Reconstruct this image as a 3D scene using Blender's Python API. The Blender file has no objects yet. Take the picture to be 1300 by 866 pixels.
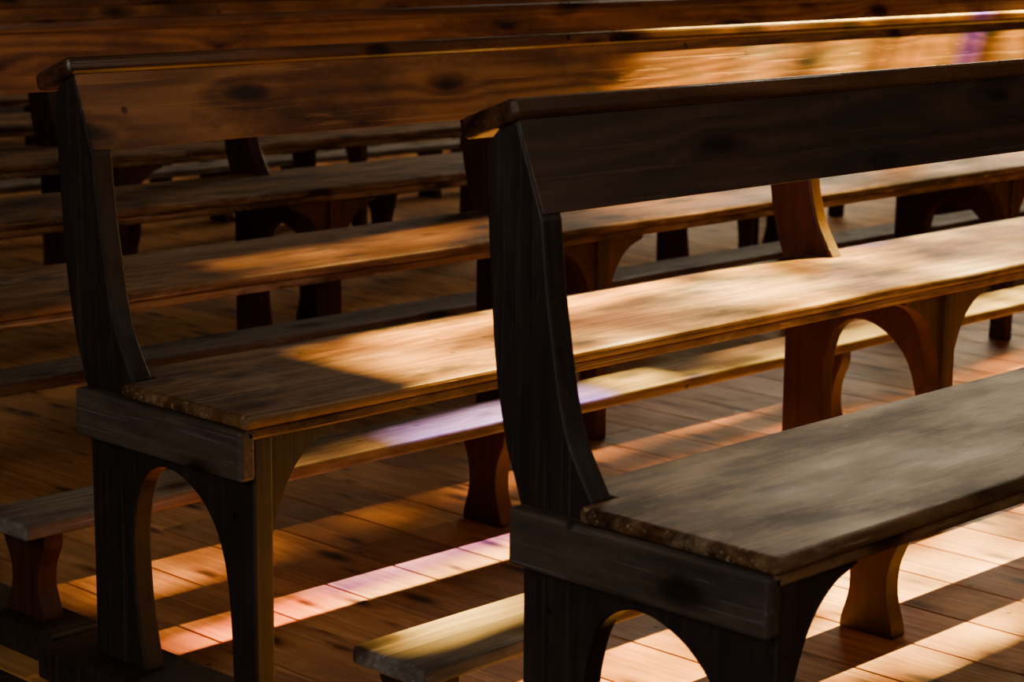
import bpy, bmesh, math, random
import numpy as np
from mathutils import Vector, Matrix
random.seed(3)
F_PX,TH,AL,ROLL,H=2743.6,.1969,.7757,.0092,1.1430
XE,Y0,P=1.8447,1.3786,.9238
OZ=.0532            # everything is lifted so the pew platform is z=0
XM,XK=3.5799,2.9526
DX=XM-XE
KY,KZ=.5687,.1742
LEN=4*DX+.06
def cam():
    al,th,ro=AL,TH,ROLL
    Fh=np.array([math.cos(al),math.sin(al),0]);R=np.array([math.sin(al),-math.cos(al),0])
    F=Fh*math.cos(th)+np.array([0,0,-math.sin(th)]);U=Fh*math.sin(th)+np.array([0,0,math.cos(th)])
    return F,R*math.cos(ro)+U*math.sin(ro),U*math.cos(ro)-R*math.sin(ro)
# ---------------- materials ----------------
def nt(mat):
    mat.use_nodes=True;t=mat.node_tree;t.nodes.clear();return t
def wood(name,axis,dark,mid,light,rough=(.32,.55),grain=1.0,knots=1.,stain=.5,bump=.3,spec=.4,tone=.2,rings=.22,scratch=.35,ks=(3.,6.5),rub=0.):
    m=bpy.data.materials.new(name);t=nt(m);N=t.nodes;L=t.links
    out=N.new('ShaderNodeOutputMaterial');b=N.new('ShaderNodeBsdfPrincipled');L.new(b.outputs[0],out.inputs[0])
    b.inputs['Specular IOR Level'].default_value=spec
    tc=N.new('ShaderNodeTexCoord');oi=N.new('ShaderNodeObjectInfo');geo=N.new('ShaderNodeNewGeometry')
    def math_(op,a,b_=None):
        n=N.new('ShaderNodeMath');n.operation=op
        for i,s in enumerate((a,b_)):
            if s is None:continue
            if isinstance(s,(int,float)):n.inputs[i].default_value=s
            else:L.new(s,n.inputs[i])
        return n.outputs[0]
    seed=math_('MULTIPLY',math_('ADD',oi.outputs['Random'],geo.outputs['Random Per Island']),37.)
    off=N.new('ShaderNodeVectorMath');off.operation='ADD';L.new(tc.outputs['Object'],off.inputs[0]);L.new(seed,off.inputs[1])
    def mp(s,src=None,rot=(0,0,0)):
        n=N.new('ShaderNodeMapping');n.inputs['Scale'].default_value=s;n.inputs['Rotation'].default_value=rot;L.new(src or off.outputs[0],n.inputs[0]);return n.outputs[0]
    def ax(l,c):
        s=[c,c,c];s[axis]=l;return s
    def ramp(src,st):
        r=N.new('ShaderNodeValToRGB');e=r.color_ramp.elements
        e[0].position=st[0][0];e[0].color=(*st[0][1],1);e[1].position=st[-1][0];e[1].color=(*st[-1][1],1)
        for q in st[1:-1]:
            k=e.new(q[0]);k.color=(*q[1],1)
        L.new(src,r.inputs[0]);return r.outputs[0]
    def mul(a,b_,f=1.):
        mm=N.new('ShaderNodeMix');mm.data_type='RGBA';mm.blend_type='MULTIPLY';mm.inputs[0].default_value=f;L.new(a,mm.inputs[6]);L.new(b_,mm.inputs[7]);return mm.outputs[2]
    def noise(vec,d,r,sc=1.):
        n=N.new('ShaderNodeTexNoise');n.inputs['Scale'].default_value=sc;n.inputs['Detail'].default_value=d;n.inputs['Roughness'].default_value=r;L.new(vec,n.inputs[0]);return n.outputs['Fac']
    def mr(src,a,b_,c,d,sm=False):
        n=N.new('ShaderNodeMapRange')
        if sm:n.interpolation_type='SMOOTHSTEP'
        for i,vv in enumerate((a,b_,c,d)):n.inputs[i+1].default_value=vv
        L.new(src,n.inputs[0]);return n.outputs[0]
    # 2D (along, across) coordinates for knots
    sx=N.new('ShaderNodeSeparateXYZ');L.new(off.outputs[0],sx.inputs[0])
    oth=[i for i in range(3) if i!=axis]
    cx=N.new('ShaderNodeCombineXYZ');L.new(math_('MULTIPLY',sx.outputs[axis],ks[0]),cx.inputs[0])
    L.new(math_('MULTIPLY',math_('ADD',sx.outputs[oth[0]],sx.outputs[oth[1]]),ks[1]),cx.inputs[1])
    v=N.new('ShaderNodeTexVoronoi');v.voronoi_dimensions='2D';v.inputs['Scale'].default_value=1.;L.new(cx.outputs[0],v.inputs[0])
    sc=N.new('ShaderNodeSeparateColor');L.new(v.outputs['Color'],sc.inputs[0])
    wob=noise(mp((40,40,40)),2,.5)
    kdist=math_('ADD',math_('ADD',v.outputs['Distance'],math_('MULTIPLY',sc.outputs[0],.12)),math_('MULTIPLY',math_('SUBTRACT',wob,.5),.07))
    n1=noise(mp(ax(2.0,70*grain)),5,.6)
    n2=noise(mp(ax(.4,5.)),1.2,.4)
    kd=mr(kdist,0,.4,.06*knots,0,True)
    s2=mr(math_('SINE',math_('MULTIPLY',math_('ADD',n2,kd),110.)),-1,1,0,1)
    mx=N.new('ShaderNodeMix');mx.data_type='FLOAT';mx.inputs[0].default_value=rings;L.new(n1,mx.inputs[2]);L.new(s2,mx.inputs[3])
    col=ramp(mx.outputs[0],[(.25,dark),(.5,mid),(.75,light)])
    n3=noise(mp(ax(2.8,6.5)),7,.7)
    q=1-stain
    col=mul(col,ramp(n3,[(.38,(q,q*.93,q*.86)),(.47,(q*.5+.5,q*.5+.48,q*.5+.46)),(.55,(1,1,1)),(.75,(1.,1.,1.))]))
    # pale rubbed patches where the varnish has gone
    if rub>0:
        n6=noise(mp(ax(3.5,9),rot=(0,0,.1)),8,.75)
        mrub=N.new('ShaderNodeMix');mrub.data_type='RGBA';L.new(mr(n6,.54,.64,0,rub),mrub.inputs[0]);L.new(col,mrub.inputs[6]);g=light
        mrub.inputs[7].default_value=(g[0]*1.05,g[1]*1.3,g[2]*1.9,1);col=mrub.outputs[2]
    # scratches and rubbed fibres
    sc1=noise(mp(ax(2.2,150),rot=(.02,.05,.06)),2,.5);sc2=noise(mp(ax(9,120),rot=(.3,.2,.35)),2,.5)
    sm=math_('MAXIMUM',mr(sc1,.63,.69,0,1),mr(sc2,.67,.72,0,.9))
    ml=N.new('ShaderNodeMix');ml.data_type='RGBA';L.new(math_('MULTIPLY',sm,scratch),ml.inputs[0]);L.new(col,ml.inputs[6]);ml.inputs[7].default_value=(min(1,light[0]*1.35),min(1,light[1]*1.6),min(1,light[2]*2.2),1);col=ml.outputs[2]
    if knots>0:
        col=mul(col,ramp(kdist,[(.07,(.08,.045,.03)),(.12,(.25,.16,.11)),(.16,(.62,.52,.44)),(.26,(1,1,1))]))
    # small nail holes / dents
    v2=N.new('ShaderNodeTexVoronoi');v2.inputs['Scale'].default_value=9.;L.new(off.outputs[0],v2.inputs[0])
    col=mul(col,ramp(v2.outputs['Distance'],[(.04,(.25,.2,.16)),(.07,(1,1,1))]))
    hs=N.new('ShaderNodeHueSaturation');L.new(mr(geo.outputs['Random Per Island'],0,1,1-tone,1+tone),hs.inputs['Value']);L.new(col,hs.inputs['Color'])
    L.new(hs.outputs[0],b.inputs['Base Color'])
    L.new(mr(n3,.3,.7,rough[1],rough[0]),b.inputs['Roughness'])
    bp=N.new('ShaderNodeBump');bp.inputs['Strength'].default_value=bump;bp.inputs['Distance'].default_value=.002;L.new(math_('ADD',mx.outputs[0],math_('MULTIPLY',sm,-.6)),bp.inputs['Height']);L.new(bp.outputs[0],b.inputs['Normal'])
    return m
M_SEAT=wood('seat_pine',0,(.12,.053,.021),(.25,.12,.048),(.39,.20,.085),rough=(.42,.66),stain=.8,spec=.24,scratch=.75,rub=.7)
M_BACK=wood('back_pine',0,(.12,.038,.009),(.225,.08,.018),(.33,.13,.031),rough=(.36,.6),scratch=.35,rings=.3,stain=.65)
M_BACK2=wood('back_pine_shaded',0,(.026,.011,.006),(.05,.021,.010),(.08,.034,.017),rough=(.34,.6),scratch=.45,rings=.25)  # darker stain plus the front pew's shade, put into the colour
M_CAP=wood('cap_pine',0,(.06,.023,.009),(.12,.048,.018),(.19,.08,.032),rough=(.2,.38),scratch=.3,rings=.2,spec=.65)
M_PANEL=wood('panel_oak',2,(.013,.008,.006),(.025,.015,.011),(.04,.024,.017),rough=(.42,.65),knots=0,rings=.12,scratch=.4)
M_MID=wood('support_bounce_red',2,(.030,.008,.003),(.053,.014,.004),(.075,.021,.006),rough=(.45,.65),knots=0,rings=.12,scratch=.1)  # support wood reddened: warm bounce light put into the base colour
M_RAIL=wood('rail_pine',1,(.045,.029,.020),(.078,.05,.036),(.115,.078,.057),rough=(.5,.75),rings=.1,scratch=.55,ks=(4,9))
M_KNEEL=wood('kneeler_pine',0,(.11,.085,.07),(.17,.135,.11),(.25,.205,.17),rough=(.5,.7),scratch=.6,rub=.3)
M_FLOOR=wood('floor_pine',1,(.31,.127,.032),(.48,.215,.06),(.61,.30,.095),rough=(.42,.64),stain=.36,spec=.35,rings=.12,tone=.32,ks=(3.2,10.),scratch=.5)
M_AISLE=wood('aisle_boards',0,(.02,.012,.01),(.035,.02,.014),(.05,.03,.02),knots=0)
def plain(name,c,r=.8):
    m=bpy.data.materials.new(name);t=nt(m);N=t.nodes;L=t.links
    out=N.new('ShaderNodeOutputMaterial');b=N.new('ShaderNodeBsdfPrincipled');L.new(b.outputs[0],out.inputs[0])
    n=N.new('ShaderNodeTexNoise');n.inputs['Scale'].default_value=3;n.inputs['Detail'].default_value=6
    cr=N.new('ShaderNodeValToRGB');cr.color_ramp.elements[0].color=(c[0]*.8,c[1]*.8,c[2]*.8,1);cr.color_ramp.elements[1].color=(*c,1)
    L.new(n.outputs['Fac'],cr.inputs[0]);L.new(cr.outputs[0],b.inputs['Base Color']);b.inputs['Roughness'].default_value=r
    return m
M_WALL=plain('dark_plaster',(.035,.035,.037))
M_LEAD=plain('window_bars',(.02,.02,.02))
M_SUNBLOCK=plain('opaque_sun_block',(.3,.3,.28),.4)  # opaque grey for the added sun-blocking sheets
def glass(name,c1,c2,sc=(1,2.,9.),lo=.38,hi=.58):
    m=bpy.data.materials.new(name);t=nt(m);N=t.nodes;L=t.links
    out=N.new('ShaderNodeOutputMaterial');b=N.new('ShaderNodeBsdfTransparent');L.new(b.outputs[0],out.inputs[0])
    tc=N.new('ShaderNodeTexCoord');mp=N.new('ShaderNodeMapping');mp.inputs['Scale'].default_value=sc;L.new(tc.outputs['Object'],mp.inputs[0])
    n=N.new('ShaderNodeTexNoise');n.inputs['Scale'].default_value=1.;n.inputs['Detail'].default_value=2;L.new(mp.outputs[0],n.inputs[0])
    cr=N.new('ShaderNodeValToRGB');e=cr.color_ramp.elements;e[0].position=lo;e[0].color=(*c1,1);e[1].position=hi;e[1].color=(*c2,1);L.new(n.outputs['Fac'],cr.inputs[0]);L.new(cr.outputs[0],b.inputs[0])
    return m
G_AMB=glass('amber_glass',(.045,.022,.005),(.62,.44,.14),(1,3.,6.),.38,.64)
G_PALE=glass('pale_glass',(.08,.045,.013),(.66,.58,.33),(1,3.2,3.8),.38,.62)
G_DIM=glass('sun_dimming_glass',(.005,.003,.001),(.08,.044,.018),(1,3,3))  # panes added to dim the sun around the kneeler
G_LOW=glass('sun_dimming_brown_glass',(.008,.005,.003),(.10,.062,.030),(1,2,2.5))  # panes added to keep the sun low on the third pew
G_BLK=glass('sun_blocking_glass',(.001,.001,.001),(.004,.003,.002))  # near-opaque panes added to keep sun off floor, kneelers and sleepers
G_STR=glass('streaky_amber_glass',(.05,.02,.002),(1,.64,.10),(1,1.,7.),.40,.56)  # streaks put into the glass to stripe the light on the backrest
G_VIO=glass('violet_glass',(.12,.045,.7),(.26,.12,.85))
G_LAV=glass('lavender_glass',(.13,.08,.36),(.38,.27,.8),(1,2,6))
G_RED=glass('rose_glass',(.5,.10,.06),(.7,.26,.13))
# ---------------- mesh helpers ----------------
COL=bpy.context.scene.collection
def mkobj(name,bm,mat,parent=None,bevel=.003,seg=2,loc=(0,0,0)):
    bmesh.ops.recalc_face_normals(bm,faces=bm.faces)
    me=bpy.data.meshes.new(name);bm.to_mesh(me);bm.free();me.materials.append(mat)
    o=bpy.data.objects.new(name,me);COL.objects.link(o);o.location=loc
    if parent:o.parent=parent
    if bevel:
        md=o.modifiers.new('bevel','BEVEL');md.width=bevel;md.segments=seg;md.limit_method='ANGLE';md.angle_limit=math.radians(35)
    return o
def add_prism(bm,pts,axis,a,b):
    def v(q,s):
        if axis==0:return (s,q[0],q[1])
        if axis==1:return (q[0],s,q[1])
        return (q[0],q[1],s)
    A=[bm.verts.new(v(q,a)) for q in pts];B=[bm.verts.new(v(q,b)) for q in pts]
    bm.faces.new(A);bm.faces.new(B[::-1]);n=len(pts)
    for i in range(n):
        bm.faces.new((A[i],B[i],B[(i+1)%n],A[(i+1)%n]))
def box(bm,x0,x1,y0,y1,z0,z1):
    add_prism(bm,[(x0,y0),(x1,y0),(x1,y1),(x0,y1)],2,z0,z1)
def cat(pts,n=5):
    out=[];q=[pts[0]]+list(pts)+[pts[-1]]
    for i in range(1,len(q)-2):
        p0_,p1,p2,p3=[Vector(x) for x in q[i-1:i+3]]
        for k in range(n):
            t=k/n
            out.append(tuple(.5*((2*p1)+(-p0_+p2)*t+(2*p0_-5*p1+4*p2-p3)*t*t+(-p0_+3*p1-3*p2+p3)*t**3)))
    out.append(tuple(pts[-1]));return out
def zz(l):return [(y,z+OZ) for y,z in l]
def panel_profile(zb):
    pts=[(.408,zb),(.408,.30)]
    pts+=cat([(.410,.41),(.424,.45),(.442,.50),(.460,.59),(.470,.70),(.476,.80),(.478,.865)])
    pts+=[(.452,.890),(.426,.900),(.3835,.787)]
    pts+=cat([(.381,.780),(.372,.70),(.362,.64),(.349,.57),(.334,.52),(.315,.485),(.294,.452)])
    pts+=[(.290,.414),(.012,.414),(.012,zb)]
    pts+=cat([(.070,zb),(.068,.06),(.076,.18),(.098,.255),(.135,.30),(.18,.325),(.22,.332),(.255,.322),(.283,.295),(.300,.245),(.306,.19),(.298,.09),(.278,zb)])
    return zz(pts)
def bracket(bm,x,d,y0=.024,y1=.054):
    pts=[(x,.414),(x+d*.13,.414),(x+d*.13,.402)]+cat([(x+d*.12,.398),(x+d*.085,.385),(x+d*.05,.355),(x+d*.025,.31),(x+d*.006,.25),(x,.2)])
    add_prism(bm,zz(pts),1,y0,y1)
def make_pew(y,back):
    e=bpy.data.objects.new('church_pew',None);COL.objects.link(e);e.location=(XE,y,0)
    T=.035
    for i in range(5):
        x=i*DX
        M_=M_PANEL if i in (0,4) else M_MID
        bm=bmesh.new();add_prism(bm,panel_profile(0. if i==0 else -OZ),0,x,x+T)
        mkobj('end_panel' if i in(0,4) else 'mid_support',bm,M_,e,.004)
        bm=bmesh.new();bracket(bm,x+T-.002,1)
        if i>0:bracket(bm,x+.002,-1)
        mkobj('seat_bracket_%d'%i,bm,M_,e,.002)
    for nm,ins,za,zb_,bv in(('seat',0,.429,.45,.008),('seat_moulding',.008,.412,.429,.004)):
        bm=bmesh.new()
        x0=-.022+ins
        add_prism(bm,[(x0,ins),(LEN,ins),(LEN,.37),(T+.001,.37),(T+.001,.298),(x0,.298)],2,za+OZ,zb_+OZ)
        mkobj(nm,bm,M_SEAT,e,bv,3)
    bm=bmesh.new()
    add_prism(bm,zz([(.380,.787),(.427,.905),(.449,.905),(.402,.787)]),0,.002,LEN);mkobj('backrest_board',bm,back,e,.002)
    bm=bmesh.new()
    add_prism(bm,zz([(.417,.899),(.424,.9256),(.515,.893),(.508,.866)]),0,-.012,LEN+.02);mkobj('backrest_cap',bm,M_CAP,e,.009,3)
    bm=bmesh.new();box(bm,-.026,0.001,.008,.410,.354+OZ,.428+OZ);mkobj('end_rail',bm,M_RAIL,e,.006)
    bm=bmesh.new();box(bm,-.05,.085,-.02,.50,0.0,OZ);mkobj('sleeper',bm,M_PANEL,e,.004)
    return e
def make_kneeler(y):
    e=bpy.data.objects.new('kneeler_bench',None);COL.objects.link(e);e.location=(XE,y,0)
    bm=bmesh.new();box(bm,-.02,LEN,KY,KY+.14,KZ-.028+OZ,KZ+OZ);mkobj('kneeler_board',bm,M_KNEEL,e,.007,3)
    bm=bmesh.new()
    xs=[.02];x=XK-XE
    while x<LEN:xs.append(x-.035);x+=XK-XE
    for i,x in enumerate(xs):
        zb=OZ if i==0 else 0.;h=KZ+OZ-.028
        r=lambda t:zb+(h-zb)*t
        L_=cat([(KY+.01,r(1)),(KY+.012,r(.85)),(KY+.030,r(.6)),(KY+.032,r(.35)),(KY+.018,r(.1)),(KY+.016,zb)],4)
        R_=[(2*KY+.14-a,b) for a,b in L_][::-1]
        add_prism(bm,L_+R_,0,x,x+.038)
    mkobj('kneeler_supports',bm,M_MID,e,.003)
    bm=bmesh.new();box(bm,-.01,.09,.52,P-.04,0,OZ);mkobj('kneeler_sleeper',bm,M_PANEL,e,.004)
    return e
for i in range(9):
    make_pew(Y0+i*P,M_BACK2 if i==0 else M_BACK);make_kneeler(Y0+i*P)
# ---------------- platform boards, aisle, room ----------------
bm=bmesh.new();x=XE-.07;W=.165
while x<XE+LEN+.5:
    ys=[-3.,random.uniform(-1,1.2),random.uniform(2.2,4.6),random.uniform(5.5,8),10.9]
    for a,b_ in zip(ys[:-1],ys[1:]):
        box(bm,x+.0016,x+W-.0016,a+.001,b_-.001,-.025,0)
    x+=W
mkobj('pew_platform',bm,M_FLOOR,None,.0015,1)
XW0,XW1,YW0,YW1,ZC=-4.,9.8,-3.5,11.,9.5
ZA=-.10
bm=bmesh.new();box(bm,XW0,XW1,YW0,YW1,ZA-.05,ZA);mkobj('floor',bm,M_AISLE,None,0)
bm=bmesh.new();box(bm,XE-.09,XE-.07,-3.,10.9,ZA,0);mkobj('platform_riser',bm,M_PANEL,None,.003)
bm=bmesh.new();box(bm,XE-.07,XE+LEN+.5,-3.,10.9,ZA,-.026);mkobj('platform_base',bm,M_PANEL,None,0)
bm=bmesh.new();box(bm,XW0,XW1,YW0,YW1,ZC,ZC+.1);mkobj('ceiling',bm,M_WALL,None,0)
bm=bmesh.new();box(bm,XW0,XW1,YW1,YW1+.2,ZA,ZC);mkobj('wall_back',bm,M_WALL,None,0)
SUN=Vector((.72,.055,.66)).normalized()
def hit(x,y,z):
    t=(XW1+.06-x)/SUN.x;return y+t*SUN.y,z+t*SUN.z
# stained-glass window: panes divided and darkened by where their light lands on the platform
YB=[.46,.72,.98,1.20,1.29,1.435,1.475,1.585,1.70,1.83,2.06]
XB=[1.50,2.02,2.40,2.98,3.20,3.28,3.7,4.2,4.7,5.2,5.7]
ysun=[hit(3,Y0+q,.0)[0] for q in YB];zsun=[hit(q,Y0,0)[1] for q in XB][::-1]
WARM=(1.,.74,.42);NEU=(1.,.95,.86);NW=(1.,.84,.64)
walls=[('wall_right',0,XW1,1,(YW0,YW1),[(ysun[0],ysun[-1],zsun[0],zsun[-1],0,None),(4.6,7.9,1.45,2.6,170,WARM),(8.6,9.8,1.6,4.5,2,NEU)]),
       ('wall_left',0,XW0,-1,(YW0,YW1),[(-1.5,1.5,1.6,5.0,140,NEU)]),  # window and lamp added behind the camera as fill for end faces
       ('wall_front',1,YW0,-1,(XW0,XW1),[(3.5,5.5,3.2,5.8,65,NW)])]  # unseen window and lamp added as fill for boards and seats
k_=0
for nm,axn,pos,sg,span,wins in walls:
    bm=bmesh.new();lo_,hi_=sorted((pos,pos+sg*.2))
    def wb(bm,a,b_,c,d,l=lo_,h=hi_):
        if axn==0:box(bm,l,h,a,b_,c,d)
        else:box(bm,a,b_,l,h,c,d)
    cur=span[0]
    for a,b_,c,d,en,cc in wins:
        wb(bm,cur,a,ZA,ZC);wb(bm,a,b_,ZA,c);wb(bm,a,b_,d,ZC);cur=b_
    wb(bm,cur,span[1],ZA,ZC);mkobj(nm,bm,M_WALL,None,0)
    if nm=='wall_right':wins=wins+[(5.4,8.2,2.9,4.3,120,NW)]   # window added against solid wall to put sheen on the front seat
    for a,b_,c,d,en,cc in wins:
        k_+=1
        e=bpy.data.objects.new('window_%d'%k_,None);COL.objects.link(e)
        sunw=not en;mid=pos+sg*.06
        if c==2.9:mid=pos-.04
        yb=ysun if sunw else [a+(b_-a)*k/3 for k in range(4)]
        zb_=zsun if sunw else [c+(d-c)*k/4 for k in range(5)]
        bm=bmesh.new()
        for yy in yb:wb(bm,yy-.006,yy+.006,c,d,mid-.01,mid+.01)
        for z in zb_:wb(bm,a,b_,z-.006,z+.006,mid-.01,mid+.01)
        mkobj('glazing_bars',bm,M_LEAD,e,0)
        if sunw:
            for iy in range(len(yb)-1):
                for iz in range(len(zb_)-1):
                    X_=len(zb_)-2-iz
                    mt=random.choice([G_AMB,G_PALE,G_PALE,G_AMB])
                    if iy==3:mt=G_STR
                    if iy in(5,6):mt=G_DIM if (X_<2 or iy==6) else G_AMB
                    if iy==8:mt=G_LOW
                    if iy==9:mt=G_LOW
                    if iy==7:mt=G_BLK
                    if X_==0 and (iy==0 or iy>=4):mt=G_BLK
                    if X_==0 and iy in(1,2):mt=G_AMB
                    if iy==5 and X_==2:mt=G_VIO
                    if iy==6 and X_==2:mt=G_LAV
                    if iy==5 and X_==1:mt=G_RED
                    if iy==6 and X_==3:mt=G_AMB
                    if iy in(3,4) and X_==4:mt=G_VIO
                    g=bmesh.new();vs=[g.verts.new(q) for q in((mid,yb[iy],zb_[iz]),(mid,yb[iy+1],zb_[iz]),(mid,yb[iy+1],zb_[iz+1]),(mid,yb[iy],zb_[iz+1]))];g.faces.new(vs)
                    mkobj('pane',g,mt,e,0)
        else:
            g=bmesh.new();wb(g,a,b_,c,d,mid+sg*.02-.002,mid+sg*.02+.002);mkobj('sun_block_pane',g,M_SUNBLOCK,e,0)  # opaque sheet added to stop sun leaking through window openings
            ld=bpy.data.lights.new('window_and_fill_light','AREA');ld.shape='RECTANGLE';ld.size=b_-a;ld.size_y=d-c;ld.energy=en;ld.color=cc
            lo=bpy.data.objects.new('window_and_fill_lamp_%d'%k_,ld);COL.objects.link(lo)  # area lamps for the side windows and the added fill windows
            q=pos-sg*(.02 if c!=2.9 else .08)
            lo.location=(q,(a+b_)/2,(c+d)/2) if axn==0 else ((a+b_)/2,q,(c+d)/2)
            lo.rotation_euler=(Vector((-sg,0,0)) if axn==0 else Vector((0,-sg,0))).to_track_quat('-Z','Y').to_euler()
            lo.parent=e
sd=bpy.data.lights.new('sun','SUN');sd.energy=165;sd.angle=math.radians(.55);sd.color=(1,.84,.44)
so=bpy.data.objects.new('sun',sd);COL.objects.link(so);so.rotation_euler=SUN.to_track_quat('Z','Y').to_euler();so.location=(12,-4,8)
w=bpy.data.worlds.new('world');bpy.context.scene.world=w;w.use_nodes=True;w.node_tree.nodes['Background'].inputs[0].default_value=(.8,.85,1,1);w.node_tree.nodes['Background'].inputs[1].default_value=.6
# ---------------- camera ----------------
Fv,Rv,Uv=cam()
cd=bpy.data.cameras.new('camera');c=bpy.data.objects.new('camera',cd);COL.objects.link(c)
Mx=Matrix(((Rv[0],Uv[0],-Fv[0]),(Rv[1],Uv[1],-Fv[1]),(Rv[2],Uv[2],-Fv[2]))).to_4x4();Mx.translation=Vector((0,0,H+OZ))
c.matrix_world=Mx;cd.sensor_width=36;cd.lens=F_PX/1300*36
cd.dof.use_dof=True;cd.dof.focus_distance=3.2;cd.dof.aperture_fstop=8
bpy.context.scene.camera=c
